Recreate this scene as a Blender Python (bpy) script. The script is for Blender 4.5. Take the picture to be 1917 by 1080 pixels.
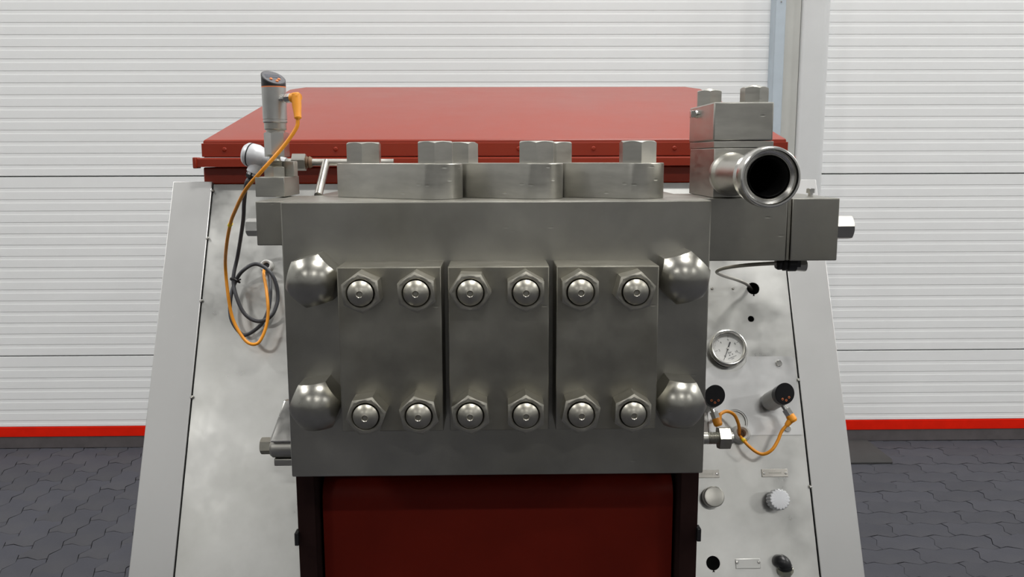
import bpy, bmesh, math, random
from mathutils import Matrix, Vector

random.seed(7)
PI = math.pi
scene = bpy.context.scene
COL = scene.collection
for o in list(bpy.data.objects):
    bpy.data.objects.remove(o)

# ------------------------------------------------------------------ camera
cam_data = bpy.data.cameras.new('camera')
cam_data.sensor_width = 36.0
cam_data.lens = 1600.0 / 1917.0 * 36.0
cam_data.clip_start = 0.05
cam = bpy.data.objects.new('camera', cam_data)
COL.objects.link(cam)
cam.matrix_world = (Matrix.Translation((0, 0, 1.22)) @ Matrix.Rotation(math.radians(-1.0), 4, 'Z')
                    @ Matrix.Rotation(math.radians(90 - 8.7), 4, 'X') @ Matrix.Rotation(math.radians(-0.17), 4, 'Z'))
scene.camera = cam

# ------------------------------------------------------------------ world, lamps, exposure
world = bpy.data.worlds.new('hall_air')
scene.world = world
world.use_nodes = True
world.node_tree.nodes['Background'].inputs[0].default_value = (0.75, 0.8, 0.85, 1)
world.node_tree.nodes['Background'].inputs[1].default_value = 0.25

def ceiling_lamp(x, y, w=1.5, d=0.28, power=95.0, z=6.75):
    l = bpy.data.lights.new('hall_lamp', 'AREA')
    l.shape = 'RECTANGLE'
    l.size = w
    l.size_y = d
    l.energy = power
    l.color = (1.0, 0.985, 0.955)
    o = bpy.data.objects.new('hall_lamp', l)
    o.location = (x, y, z)
    COL.objects.link(o)

for lx in (-5.4, 1.2, 7.8):
    for ly, pw in ((-8.2, 165.0), (-0.4, 212.0), (2.2, 158.0)):
        ceiling_lamp(lx, ly, power=pw)

scene.view_settings.view_transform = 'Standard'
scene.view_settings.look = 'None'
scene.view_settings.gamma = 1.0
scene.view_settings.use_curve_mapping = False
scene.view_settings.exposure = -0.08

# ------------------------------------------------------------------ materials
MATS = {}
def mat(name, color, rough=0.5, metal=0.0, var=0.0, vscale=8.0, rvar=0.0, bump=0.0, bscale=60.0,
        stretch=(1, 1, 1), rnd=0.0, spec=None, stain=None, stain_scale=3.0, stain_amt=0.5, coat=0.0, dents=0.0):
    m = bpy.data.materials.new(name)
    m.use_nodes = True
    nt = m.node_tree
    b = nt.nodes['Principled BSDF']
    b.inputs['Roughness'].default_value = rough
    b.inputs['Metallic'].default_value = metal
    if spec is not None:
        b.inputs['Specular IOR Level'].default_value = spec
    if coat:
        b.inputs['Coat Weight'].default_value = coat
    col = nt.nodes.new('ShaderNodeRGB')
    col.outputs[0].default_value = (*color, 1)
    src = col.outputs[0]
    need = var or rvar or bump or stain
    if need:
        tc = nt.nodes.new('ShaderNodeTexCoord')
        mp = nt.nodes.new('ShaderNodeMapping')
        mp.inputs['Scale'].default_value = stretch
        nt.links.new(tc.outputs['Object'], mp.inputs['Vector'])
        nz = nt.nodes.new('ShaderNodeTexNoise')
        nz.inputs['Scale'].default_value = vscale
        nz.inputs['Detail'].default_value = 6
        nz.inputs['Roughness'].default_value = 0.6
        nt.links.new(mp.outputs[0], nz.inputs['Vector'])
    if stain:
        nz2 = nt.nodes.new('ShaderNodeTexNoise')
        nz2.inputs['Scale'].default_value = stain_scale
        nz2.inputs['Detail'].default_value = 4
        nt.links.new(tc.outputs['Object'], nz2.inputs['Vector'])
        rp = nt.nodes.new('ShaderNodeMapRange')
        rp.inputs['From Min'].default_value = 0.42
        rp.inputs['From Max'].default_value = 0.72
        rp.inputs['To Max'].default_value = stain_amt
        nt.links.new(nz2.outputs['Fac'], rp.inputs['Value'])
        mx = nt.nodes.new('ShaderNodeMix')
        mx.data_type = 'RGBA'
        nt.links.new(rp.outputs[0], mx.inputs['Factor'])
        nt.links.new(src, mx.inputs['A'])
        mx.inputs['B'].default_value = (*stain, 1)
        src = mx.outputs['Result']
    if var or rnd:
        hsv = nt.nodes.new('ShaderNodeHueSaturation')
        nt.links.new(src, hsv.inputs['Color'])
        val = None
        if var:
            mr = nt.nodes.new('ShaderNodeMapRange')
            mr.inputs['From Min'].default_value = 0.25
            mr.inputs['From Max'].default_value = 0.75
            mr.inputs['To Min'].default_value = 1 - var
            mr.inputs['To Max'].default_value = 1 + var
            nt.links.new(nz.outputs['Fac'], mr.inputs['Value'])
            val = mr.outputs[0]
        if rnd:
            oi = nt.nodes.new('ShaderNodeObjectInfo')
            mr2 = nt.nodes.new('ShaderNodeMapRange')
            mr2.inputs['To Min'].default_value = 1 - rnd
            mr2.inputs['To Max'].default_value = 1 + rnd
            nt.links.new(oi.outputs['Random'], mr2.inputs['Value'])
            if val is not None:
                mu = nt.nodes.new('ShaderNodeMath')
                mu.operation = 'MULTIPLY'
                nt.links.new(val, mu.inputs[0])
                nt.links.new(mr2.outputs[0], mu.inputs[1])
                val = mu.outputs[0]
            else:
                val = mr2.outputs[0]
        nt.links.new(val, hsv.inputs['Value'])
        src = hsv.outputs['Color']
    nt.links.new(src, b.inputs['Base Color'])
    if rvar:
        mr = nt.nodes.new('ShaderNodeMapRange')
        mr.inputs['From Min'].default_value = 0.25
        mr.inputs['From Max'].default_value = 0.75
        mr.inputs['To Min'].default_value = max(0.03, rough - rvar)
        mr.inputs['To Max'].default_value = min(1, rough + rvar)
        nt.links.new(nz.outputs['Fac'], mr.inputs['Value'])
        nt.links.new(mr.outputs[0], b.inputs['Roughness'])
    if bump:
        nb = nt.nodes.new('ShaderNodeTexNoise')
        nb.inputs['Scale'].default_value = bscale
        nb.inputs['Detail'].default_value = 3
        nt.links.new(mp.outputs[0], nb.inputs['Vector'])
        bp = nt.nodes.new('ShaderNodeBump')
        bp.inputs['Strength'].default_value = bump
        bp.inputs['Distance'].default_value = 0.002
        nt.links.new(nb.outputs['Fac'], bp.inputs['Height'])
        nt.links.new(bp.outputs[0], b.inputs['Normal'])
    if dents:
        vo = nt.nodes.new('ShaderNodeTexVoronoi')
        vo.inputs['Scale'].default_value = 42
        mp2 = nt.nodes.new('ShaderNodeMapping')
        mp2.inputs['Rotation'].default_value = (0.3, 0.5, 0.4)
        mp2.inputs['Scale'].default_value = (0.8, 1.0, 2.2)
        nt.links.new(tc.outputs['Object'], mp2.inputs['Vector'])
        nt.links.new(mp2.outputs[0], vo.inputs['Vector'])
        m1 = nt.nodes.new('ShaderNodeMapRange')
        m1.inputs['From Max'].default_value = 0.17
        m1.inputs['To Min'].default_value = 1.0
        m1.inputs['To Max'].default_value = 0.0
        nt.links.new(vo.outputs['Distance'], m1.inputs['Value'])
        nm = nt.nodes.new('ShaderNodeTexNoise')
        nm.inputs['Scale'].default_value = 14
        nt.links.new(tc.outputs['Object'], nm.inputs['Vector'])
        m2 = nt.nodes.new('ShaderNodeMapRange')
        m2.inputs['From Min'].default_value = 0.54
        m2.inputs['From Max'].default_value = 0.64
        nt.links.new(nm.outputs['Fac'], m2.inputs['Value'])
        mm = nt.nodes.new('ShaderNodeMath')
        mm.operation = 'MULTIPLY'
        nt.links.new(m1.outputs[0], mm.inputs[0])
        nt.links.new(m2.outputs[0], mm.inputs[1])
        bd = nt.nodes.new('ShaderNodeBump')
        bd.invert = True
        bd.inputs['Strength'].default_value = dents
        bd.inputs['Distance'].default_value = 0.0012
        nt.links.new(mm.outputs[0], bd.inputs['Height'])
        if bump:
            nt.links.new(bp.outputs[0], bd.inputs['Normal'])
        nt.links.new(bd.outputs[0], b.inputs['Normal'])
    MATS[name] = m
    return m

steel = mat('forged_steel', (0.42, 0.41, 0.372), 0.37, 1.0, dents=0.25, var=0.13, vscale=9, rvar=0.07, bump=0.03, bscale=70,
            stain=(0.22, 0.21, 0.17), stain_scale=5, stain_amt=0.55)
steel_plate = mat('stained_cover_steel', (0.385, 0.372, 0.325), 0.38, 1.0, dents=0.5, var=0.14, vscale=14, rvar=0.08, bump=0.04, bscale=60,
                  stain=(0.20, 0.185, 0.14), stain_scale=9, stain_amt=0.6)
steel_nut = mat('worn_nut_steel', (0.43, 0.415, 0.365), 0.40, 1.0, var=0.12, vscale=40, rvar=0.08,
                stain=(0.26, 0.24, 0.18), stain_scale=30, stain_amt=0.5)
steel_light = mat('machined_steel', (0.50, 0.49, 0.45), 0.36, 1.0, dents=0.4, var=0.10, vscale=20, rvar=0.06, stretch=(1, 1, 4),
                  stain=(0.34, 0.33, 0.29), stain_scale=12, stain_amt=0.4)
bright = mat('bright_chrome', (0.66, 0.65, 0.62), 0.22, 1.0, var=0.06, vscale=60, rvar=0.06)
sheet = mat('stainless_sheet', (0.585, 0.585, 0.565), 0.37, 1.0, var=0.13, vscale=9, rvar=0.14, bump=0.10, bscale=10,
            stain=(0.48, 0.48, 0.455), stain_scale=7, stain_amt=0.9)
sheet_new = mat('brushed_access_plate', (0.60, 0.60, 0.595), 0.33, 1.0, var=0.10, vscale=9, rvar=0.12, bump=0.08, bscale=10)
sheet_edge = mat('sheet_edge_strip', (0.47, 0.47, 0.465), 0.45, 1.0, var=0.03, vscale=5, rvar=0.04)
red = mat('red_oxide_paint', (0.26, 0.022, 0.005), 0.34, 0.0, spec=0.52, var=0.06, vscale=6, rvar=0.03, bump=0.015, bscale=120)
red_rough = mat('red_oxide_casing', (0.14, 0.010, 0.004), 0.5, 0.0, var=0.15, vscale=5, bump=0.05, bscale=80, spec=0.12)
maroon = mat('dark_maroon_frame', (0.022, 0.010, 0.009), 0.55, 0.0, var=0.2, vscale=10, spec=0.08)  # casing frame in one very dark maroon, far darker than the guard
black = mat('black_plastic', (0.012, 0.012, 0.013), 0.35)
blackhole = mat('dark_inside', (0.006, 0.006, 0.006), 0.8)
darkgrey = mat('dark_grey_display_face', (0.10, 0.10, 0.11), 0.35)
screen_m = mat('unlit_display', (0.06, 0.065, 0.085), 0.12)
orange = mat('orange_cable_jacket', (0.80, 0.30, 0.012), 0.42, var=0.08, vscale=30)
orange_btn = mat('orange_button', (0.85, 0.25, 0.08), 0.45)
yellow = mat('yellow_cable_tag', (0.85, 0.62, 0.02), 0.45)
cable_grey = mat('grey_cable_jacket', (0.055, 0.057, 0.065), 0.48)
tube_steel = mat('dull_steel_tube', (0.50, 0.48, 0.44), 0.34, 1.0, var=0.15, vscale=40, rvar=0.08)
rust = mat('rusty_thread', (0.22, 0.14, 0.09), 0.6, 0.6, var=0.3, vscale=80)
alu = mat('cast_aluminium_paint', (0.62, 0.63, 0.65), 0.4, 0.3)
white_plastic = mat('grommet_plastic', (0.52, 0.52, 0.50), 0.5)
dial_m = mat('dial_face', (0.70, 0.70, 0.68), 0.5)
ink = mat('dial_ink', (0.03, 0.03, 0.035), 0.5)
nickel = mat('dull_nickel', (0.42, 0.42, 0.34), 0.4, 0.9)
glass = bpy.data.materials.new('gauge_glass')
glass.use_nodes = True
_nt = glass.node_tree
_nt.nodes.remove(_nt.nodes['Principled BSDF'])
_tr = _nt.nodes.new('ShaderNodeBsdfTransparent')
_gl = _nt.nodes.new('ShaderNodeBsdfGlossy')
_gl.inputs['Roughness'].default_value = 0.03
_mx = _nt.nodes.new('ShaderNodeMixShader')
_mx.inputs[0].default_value = 0.05
_nt.links.new(_tr.outputs[0], _mx.inputs[1])
_nt.links.new(_gl.outputs[0], _mx.inputs[2])
_nt.links.new(_mx.outputs[0], _nt.nodes['Material Output'].inputs['Surface'])
door_white = mat('door_white_lacquer', (0.85, 0.86, 0.86), 0.48, var=0.02, vscale=2)
door_red = mat('door_red_band', (0.72, 0.012, 0.001), 0.6, var=0.08, vscale=20, spec=0.15)
rubber = mat('door_seal_rubber', (0.085, 0.075, 0.078), 0.75, var=0.2, vscale=14)
galv = mat('galvanized_guide', (0.50, 0.57, 0.63), 0.5, 0.1, var=0.05, vscale=20)
post_grey = mat('post_warm_grey', (0.54, 0.545, 0.515), 0.5, 0.05, var=0.06, vscale=7)
post_light = mat('post_light_grey', (0.70, 0.71, 0.71), 0.42, 0.1, var=0.03, vscale=7)
paver_m = mat('blue_grey_paver', (0.038, 0.039, 0.051), 0.75, var=0.16, vscale=7, bump=0.25, bscale=150, rnd=0.10,
              stain=(0.041, 0.040, 0.043), stain_scale=3.0, stain_amt=0.7)
joint_m = mat('paver_joint_sand', (0.02, 0.02, 0.023), 0.9, var=0.2, vscale=60)
concrete = mat('dark_plinth_concrete', (0.034, 0.033, 0.033), 0.85, var=0.15, vscale=12)
wall_m = mat('hall_wall_paint', (0.44, 0.445, 0.45), 0.7, var=0.03, vscale=1)
ceil_m = mat('hall_ceiling_panel', (0.60, 0.61, 0.61), 0.7, var=0.03, vscale=1)

# ------------------------------------------------------------------ mesh helpers
def FR(o, z, x=None):
    """frame at o with local +Z along z"""
    z = Vector(z).normalized()
    if x is None:
        x = Vector((1, 0, 0)) if abs(z.x) < 0.9 else Vector((0, 1, 0))
    x = Vector(x)
    x = (x - z * x.dot(z)).normalized()
    y = z.cross(x)
    M = Matrix((x, y, z)).transposed().to_4x4()
    M.translation = Vector(o)
    return M

I4 = Matrix.Identity(4)

def add_box(bm, x0, x1, y0, y1, z0, z1, M=I4, bevel=0.0, seg=2):
    t = bmesh.new()
    vs = [t.verts.new((x, y, z)) for z in (z0, z1) for y in (y0, y1) for x in (x0, x1)]
    for f in ((0, 2, 3, 1), (4, 5, 7, 6), (0, 1, 5, 4), (2, 6, 7, 3), (0, 4, 6, 2), (1, 3, 7, 5)):
        t.faces.new([vs[i] for i in f])
    if bevel:
        bmesh.ops.bevel(t, geom=t.edges[:], offset=bevel, segments=seg, profile=0.5, affect='EDGES')
    join(bm, t, M)
    return bm

def join(bm, t, M=I4):
    mp = {}
    for v in t.verts:
        mp[v] = bm.verts.new(M @ v.co)
    for f in t.faces:
        try:
            bm.faces.new([mp[v] for v in f.verts])
        except ValueError:
            pass
    t.free()

def add_lathe(bm, prof, M=I4, n=32, close=False):
    """prof: (r, z) list turned about local Z; r = 0 makes a pole"""
    rings = []
    for r, z in prof:
        if r < 1e-7:
            rings.append([bm.verts.new(M @ Vector((0, 0, z)))])
        else:
            rings.append([bm.verts.new(M @ Vector((r * math.cos(2 * PI * i / n), r * math.sin(2 * PI * i / n), z))) for i in range(n)])
    pairs = list(zip(rings[:-1], rings[1:]))
    if close:
        pairs.append((rings[-1], rings[0]))
    for a, b in pairs:
        for i in range(n):
            j = (i + 1) % n
            if len(a) == 1 and len(b) == 1:
                continue
            if len(a) == 1:
                bm.faces.new((a[0], b[j], b[i]))
            elif len(b) == 1:
                bm.faces.new((a[i], a[j], b[0]))
            else:
                bm.faces.new((a[i], a[j], b[j], b[i]))
    return bm

def add_hex(bm, af, h, M=I4, rot=0.0, top=None, n=48, bore=0.0):
    """hexagon of width af across flats; top(r) gives the height of the turned upper surface"""
    ap = af / 2
    if top is None:
        r0 = ap * 0.97
        top = lambda r: h - max(0.0, r - r0) * 0.55
    def R(t):
        a = (t + PI / 6) % (PI / 3) - PI / 6
        return ap / math.cos(a)
    fr = [0.0, 0.25, 0.5, 0.68, 0.8, 0.88, 0.94, 1.0]
    if bore:
        circ = [bore / ap, (bore + 0.0012) / ap]
        fr = circ + [f for f in fr if f > circ[1] + 0.04]
    rings = []
    for f in fr:
        if f == 0:
            rings.append([bm.verts.new(M @ Vector((0, 0, top(0))))])
            continue
        ring = []
        for i in range(n):
            t = 2 * PI * i / n
            rr = R(t - PI / 6) * f if not (bore and f in fr[:2]) else f * ap
            rr_ = rr
            ring.append(bm.verts.new(M @ Vector((rr_ * math.cos(t + rot), rr_ * math.sin(t + rot), top(rr_)))))
        rings.append(ring)
    if bore:
        rings.insert(0, [bm.verts.new(M @ Vector((bore * math.cos(2 * PI * i / n + rot), bore * math.sin(2 * PI * i / n + rot), 0.003))) for i in range(n)])
    base = []
    for i in range(n):
        t = 2 * PI * i / n
        rr = R(t - PI / 6)
        base.append(bm.verts.new(M @ Vector((rr * math.cos(t + rot), rr * math.sin(t + rot), 0))))
    rings.append(base)
    for a, b in zip(rings[:-1], rings[1:]):
        for i in range(n):
            j = (i + 1) % n
            if len(a) == 1:
                bm.faces.new((a[0], b[i], b[j]))
            else:
                bm.faces.new((a[i], b[i], b[j], a[j]))
    if not bore:
        bm.faces.new(list(reversed(base)))
    return bm

def spline(pts, sub=6):
    P = [Vector(p) for p in pts]
    out = []
    for i in range(len(P) - 1):
        p0 = P[i - 1] if i else P[0] * 2 - P[1]
        p1, p2 = P[i], P[i + 1]
        p3 = P[i + 2] if i + 2 < len(P) else P[-1] * 2 - P[-2]
        for k in range(sub):
            t = k / sub
            out.append(0.5 * ((2 * p1) + (p2 - p0) * t + (2 * p0 - 5 * p1 + 4 * p2 - p3) * t * t + (3 * p1 - p0 - 3 * p2 + p3) * t ** 3))
    out.append(P[-1])
    return out

def add_tube(bm, pts, r, n=10, caps=True):
    n = max(n, 20)
    P = [Vector(p) for p in pts]
    rad = r if isinstance(r, (list, tuple)) else [r] * len(P)
    T = []
    for i in range(len(P)):
        a = P[max(0, i - 1)]
        b = P[min(len(P) - 1, i + 1)]
        T.append((b - a).normalized())
    u = T[0].orthogonal().normalized()
    rings = []
    for i, p in enumerate(P):
        u = (u - T[i] * u.dot(T[i])).normalized()
        w = T[i].cross(u)
        rings.append([bm.verts.new(p + (u * math.cos(2 * PI * k / n) + w * math.sin(2 * PI * k / n)) * rad[i]) for k in range(n)])
    for a, b in zip(rings[:-1], rings[1:]):
        for k in range(n):
            j = (k + 1) % n
            bm.faces.new((a[k], a[j], b[j], b[k]))
    if caps:
        bm.faces.new(list(reversed(rings[0])))
        bm.faces.new(rings[-1])
    return bm

def add_prism(bm, outline, z0, z1, M=I4, bevel=0.0):
    """outline: ccw (x, y) list extruded along local Z"""
    t = bmesh.new()
    a = [t.verts.new((x, y, z0)) for x, y in outline]
    b = [t.verts.new((x, y, z1)) for x, y in outline]
    t.faces.new(list(reversed(a)))
    tf = t.faces.new(b)
    n = len(outline)
    for i in range(n):
        j = (i + 1) % n
        t.faces.new((a[i], a[j], b[j], b[i]))
    if bevel:
        es = [e for e in tf.edges]
        bmesh.ops.bevel(t, geom=es, offset=bevel, segments=2, profile=0.5, affect='EDGES')
    join(bm, t, M)
    return bm

def circle(cx, cy, r, n=28):
    return [(cx + r * math.cos(2 * PI * i / n), cy + r * math.sin(2 * PI * i / n)) for i in range(n)]

def rrect(x0, x1, y0, y1, r, n=5):
    out = []
    for cx, cy, a in ((x1 - r, y0 + r, -PI / 2), (x1 - r, y1 - r, 0), (x0 + r, y1 - r, PI / 2), (x0 + r, y0 + r, PI)):
        for k in range(n + 1):
            t = a + PI / 2 * k / n
            out.append((cx + r * math.cos(t), cy + r * math.sin(t)))
    return out

def holed_plate(outer, holes, thick, M=I4):
    """flat sheet with cut-outs, real thickness; local XY outline, front at z = 0, back at z = -thick"""
    cu = bpy.data.curves.new('tmp', 'CURVE')
    cu.dimensions = '2D'
    cu.fill_mode = 'BOTH'
    cu.extrude = thick / 2
    for poly in [outer] + holes:
        s = cu.splines.new('POLY')
        s.points.add(len(poly) - 1)
        for p, (x, y) in zip(s.points, poly):
            p.co = (x, y, 0, 1)
        s.use_cyclic_u = True
    ob = bpy.data.objects.new('tmp', cu)
    COL.objects.link(ob)
    bpy.context.view_layer.update()
    me = bpy.data.meshes.new_from_object(ob.evaluated_get(bpy.context.evaluated_depsgraph_get()))
    bpy.data.objects.remove(ob)
    bm = bmesh.new()
    bm.from_mesh(me)
    bpy.data.meshes.remove(me)
    bmesh.ops.translate(bm, verts=bm.verts, vec=(0, 0, -thick / 2))
    bmesh.ops.transform(bm, matrix=M, verts=bm.verts)
    bmesh.ops.remove_doubles(bm, verts=bm.verts, dist=1e-6)
    return bm

def add_text(bm, txt, size, M, depth=0.0003):
    cu = bpy.data.curves.new('tmp', 'FONT')
    cu.body = txt
    cu.size = size
    cu.align_x = 'CENTER'
    cu.align_y = 'CENTER'
    cu.extrude = depth
    ob = bpy.data.objects.new('tmp', cu)
    COL.objects.link(ob)
    bpy.context.view_layer.update()
    me = bpy.data.meshes.new_from_object(ob.evaluated_get(bpy.context.evaluated_depsgraph_get()))
    bpy.data.objects.remove(ob)
    t = bmesh.new()
    t.from_mesh(me)
    bpy.data.meshes.remove(me)
    join(bm, t, M)
    return bm

def to_mesh(bm, name, m, smooth=20, recalc=True):
    if recalc:
        bmesh.ops.recalc_face_normals(bm, faces=bm.faces)
    me = bpy.data.meshes.new(name)
    bm.to_mesh(me)
    bm.free()
    me.materials.append(m)
    if smooth:
        me.polygons.foreach_set('use_smooth', [True] * len(me.polygons))
        me.set_sharp_from_angle(angle=math.radians(smooth))
    return me

def offs(o):
    v = Vector((0, 0, 0))
    while o is not None:
        v += o.location
        o = o.parent
    return v

def obj(name, bm, m, parent=None, smooth=20, recalc=True):
    """one mesh object built in world coordinates; origin at the middle of its base"""
    xs = [v.co.copy() for v in bm.verts]
    lo = Vector([min(c[i] for c in xs) for i in range(3)])
    hi = Vector([max(c[i] for c in xs) for i in range(3)])
    c = (lo + hi) / 2
    c.z = lo.z
    bmesh.ops.translate(bm, verts=bm.verts, vec=-c)
    o = bpy.data.objects.new(name, to_mesh(bm, name, m, smooth, recalc))
    COL.objects.link(o)
    o.parent = parent
    o.location = c - offs(parent)
    return o

def place(name, mesh, parent, M):
    """shared mesh at world matrix M (parents carry no rotation)"""
    o = bpy.data.objects.new(name, mesh)
    COL.objects.link(o)
    o.parent = parent
    o.location = M.translation - offs(parent)
    o.rotation_euler = M.to_euler()
    return o

def tag(o, label, cat, group=None):
    o['label'] = label
    o['category'] = cat
    if group:
        o['group'] = group
    return o

def thing(name, label, cat, loc, group=None):
    o = bpy.data.objects.new(name, None)
    o.empty_display_size = 0.05
    COL.objects.link(o)
    o.location = loc
    return tag(o, label, cat, group)

def struct(o):
    o['kind'] = 'structure'
    return o

def B():
    return bmesh.new()

def box(x0, x1, y0, y1, z0, z1, bevel=0.0, seg=2):
    return add_box(B(), x0, x1, y0, y1, z0, z1, bevel=bevel, seg=seg)

# ------------------------------------------------------------------ the hall
WY = 3.54          # front plane of the sectional doors
HX, HY, HZ = 9.0, -12.0, 7.0
floor = struct(obj('floor', box(-HX, HX, HY, 3.75, -0.05, -0.006), joint_m))
struct(obj('ceiling', box(-HX, HX, HY, 3.75, HZ, HZ + 0.1), ceil_m))
struct(obj('wall_left', box(-HX - 0.1, -HX, HY, 3.75, -0.05, HZ), wall_m))
struct(obj('wall_right', box(HX, HX + 0.1, HY, 3.75, -0.05, HZ), wall_m))
struct(obj('wall_front', box(-HX, HX, HY - 0.1, HY, -0.05, HZ), wall_m))
struct(obj('wall_back', box(-HX, HX, 3.66, 3.75, 0.0006, HZ), wall_m))

PITCH = 0.04656
def section_bm(x0, x1, z0, z1, zj):
    """one ribbed door section: raised bars with shallow sloped grooves between, counted down from the joint zj"""
    pr = [(WY + 0.012, z0), (WY, z0 + 0.0025)]
    pts = []
    k = 0
    while True:
        zt = zj - k * PITCH
        if zt <= z0 + 0.004:
            break
        if k:
            pts += [(zt + 0.001, 0.0), (zt - 0.0016, 0.0008), (zt - 0.012, 0.0006), (zt - 0.0160, 0.0)]
        k += 1
    pts = [p for p in pts if z0 + 0.003 < p[0] < z1 - 0.003]
    pts.sort()
    pr += [(WY + d, z) for z, d in pts]
    pr += [(WY, z1 - 0.0025), (WY + 0.012, z1), (WY + 0.04, z1), (WY + 0.04, z0)]
    bm = B()
    a = [bm.verts.new((x0, y, z)) for y, z in pr]
    b = [bm.verts.new((x1, y, z)) for y, z in pr]
    n = len(pr)
    for i in range(n):
        j = (i + 1) % n
        bm.faces.new((a[i], a[j], b[j], b[i]))
    bm.faces.new(a)
    bm.faces.new(list(reversed(b)))
    return bm

def make_door(name, x0, x1, dz):
    d = bpy.data.objects.new(name, None)
    COL.objects.link(d)
    d.location = ((x0 + x1) / 2, WY + 0.02, 0)
    struct(d)
    joints = [0.094, 0.402, 1.150, 1.895, 2.640, 3.385, 4.130]
    for a, b in zip(joints[:-1], joints[1:]):
        obj('door_section', section_bm(x0, x1, a + (0.0012 if a > 0.1 else 0), b - 0.0012, b), door_white, d, smooth=0)
    obj('lintel_panel', box(x0, x1, WY + 0.005, WY + 0.05, 4.131, HZ), door_white, d)
    s = obj('warning_band', box(x0, x1, WY - 0.004, WY + 0.04, 0.052, 0.0935, 0.001), door_red, d)
    s['label'] = 'bright red band along the door bottom'
    s = obj('bottom_seal', box(x0, x1, WY - 0.002, WY + 0.04, 0.0006, 0.0515, 0.002), rubber, d)
    s['label'] = 'dark rubber seal on the floor'
    return d

make_door('door_1', -8.9, 1.125, 0)
make_door('door_2', 1.32, 8.9, 0)

struct(obj('trim_1', box(1.103, 1.144, 3.475, 3.58, 0.0, HZ, 0.002), galv))
scr = bpy.data.objects['trim_1']
obj('screw', add_lathe(B(), [(0, .003), (.0025, .0026), (.004, .0)], FR((1.124, 3.475, 1.8235), (0, -1, 0)), 12), bright, scr)
struct(obj('trim_2', box(1.1455, 1.2075, 3.485, 3.60, 0.0, HZ, 0.001), post_grey))
bm = B()
out = [(1.209, 3.60), (1.209, 3.475)]
for k in range(7):
    t = PI + PI / 2 * k / 6
    out.append((1.217 + 0.008 * math.cos(t), 3.472 + 0.008 * math.sin(t)))
for k in range(9):
    t = -PI / 2 + PI / 2 * k / 8
    out.append((1.290 + 0.035 * math.cos(t), 3.499 + 0.035 * math.sin(t)))
out.append((1.325, 3.60))
struct(obj('trim_3', add_prism(bm, out, 0.0, HZ), post_light))
pl = obj('trim_4', add_prism(B(), [(1.02, 3.262), (1.585, 3.262), (1.60, 3.30), (1.60, 3.534), (1.02, 3.534)], 0.0005, 0.007, bevel=0.003), concrete)
struct(pl)

# interlocking wavy pavers, long side along the hall on the left half, across it on the right half
U = 0.093
def paver_outline(along_y):
    g = 0.0013
    a = 0.0105
    wave = [(0.0, 0.0), (0.28, a), (0.72, -a), (1.0, 0.0)]
    L, W = 2 * U, U
    bottom = [((k + t) * U, d) for k in (0, 1) for t, d in wave[:-1]]
    right = [(L - d, t * U) for t, d in wave[:-1]]
    top = [((2 - k - t) * U, W - d + 2 * d * 0 if False else W + wd) for k in (0, 1) for t, wd, d in [(tt, ww, 0) for tt, ww in ((0.0, 0.0), (0.28, -a), (0.72, a))]]
    left = [(-d, (1 - t) * U) for t, d in ((0.0, 0.0), (0.28, -a), (0.72, a))]
    pts = bottom + right + top + left
    cx, cy = L / 2, W / 2
    pts = [((x - cx) * (1 - g / L * 2), (y - cy) * (1 - g / W * 2)) for x, y in pts]
    if along_y:
        pts = [(-y, x) for x, y in pts]
    return pts

def paver_bm(along_y):
    return add_prism(B(), paver_outline(along_y), -0.012, 0.0, bevel=0.0016)

paver_mesh = [to_mesh(paver_bm(False), 'paver', paver_m, 0), to_mesh(paver_bm(True), 'paver', paver_m, 0)]
spots = []
ny = int(4.9 / U)
for r in range(0, ny):                       # right half: long side across
    y = 3.534 + U / 2 - r * U
    x = 0.0 + U + (U if r % 2 else 0)
    while x < 3.6:
        spots.append((x, y, 0))
        x += 2 * U
for c in range(0, int(3.7 / U)):             # left half: long side along
    x = -U / 2 - c * U
    y = 3.534 + U - (U if c % 2 else 0)
    while y > -1.2:
        spots.append((x, y, 1))
        y -= 2 * U
def on_plinth(x, y):
    return 1.1 < x < 1.5 and y > 3.32
def seen(x, y):
    if y < 1.9 or on_plinth(x, y):
        return False
    u = x / y
    px = 930 + 1600 * u * 0.965
    if not (-40 < px < 1960):
        return False
    return abs(u) > 0.395
near = sorted([s for s in spots if seen(s[0], s[1])], key=lambda s: s[1])
near = near[:300]
nearset = set(near)
for i, (x, y, k) in enumerate(near):
    o = bpy.data.objects.new('paver', paver_mesh[k])
    COL.objects.link(o)
    o.parent = floor
    o.location = Vector((x, y, random.uniform(-0.0012, 0.0004))) - floor.location
    o.rotation_euler = (random.uniform(-.004, .004), random.uniform(-.004, .004), random.uniform(-.006, .006))
bm = B()
outl = [paver_outline(False), paver_outline(True)]
for s in spots:
    if s in nearset or on_plinth(s[0], s[1]):
        continue
    add_prism(bm, outl[s[2]], -0.012, random.uniform(-0.001, 0.0), Matrix.Translation((s[0], s[1], 0)))
ps = obj('paver_field', bm, paver_m, floor, smooth=0)
ps['kind'] = 'stuff'

# ------------------------------------------------------------------ machine cabinet
P0 = Vector((0, 1.76, 1.168))
PN = Vector((0, -0.902, 0.4325)).normalized()
PV = Vector((0, 0.4325, 0.902)).normalized()     # up the slope
MP = Matrix((Vector((1, 0, 0)), PV, PN)).transposed().to_4x4()
MP.translation = P0
def pv(z):                                       # slope coordinate of a height
    return (z - 1.168) / PV.z
def onp(x, z, h=0.0):                            # point on the sloped panel, h proud of it
    return P0 + Vector((x, 0, 0)) + PV * pv(z) + PN * h

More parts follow.
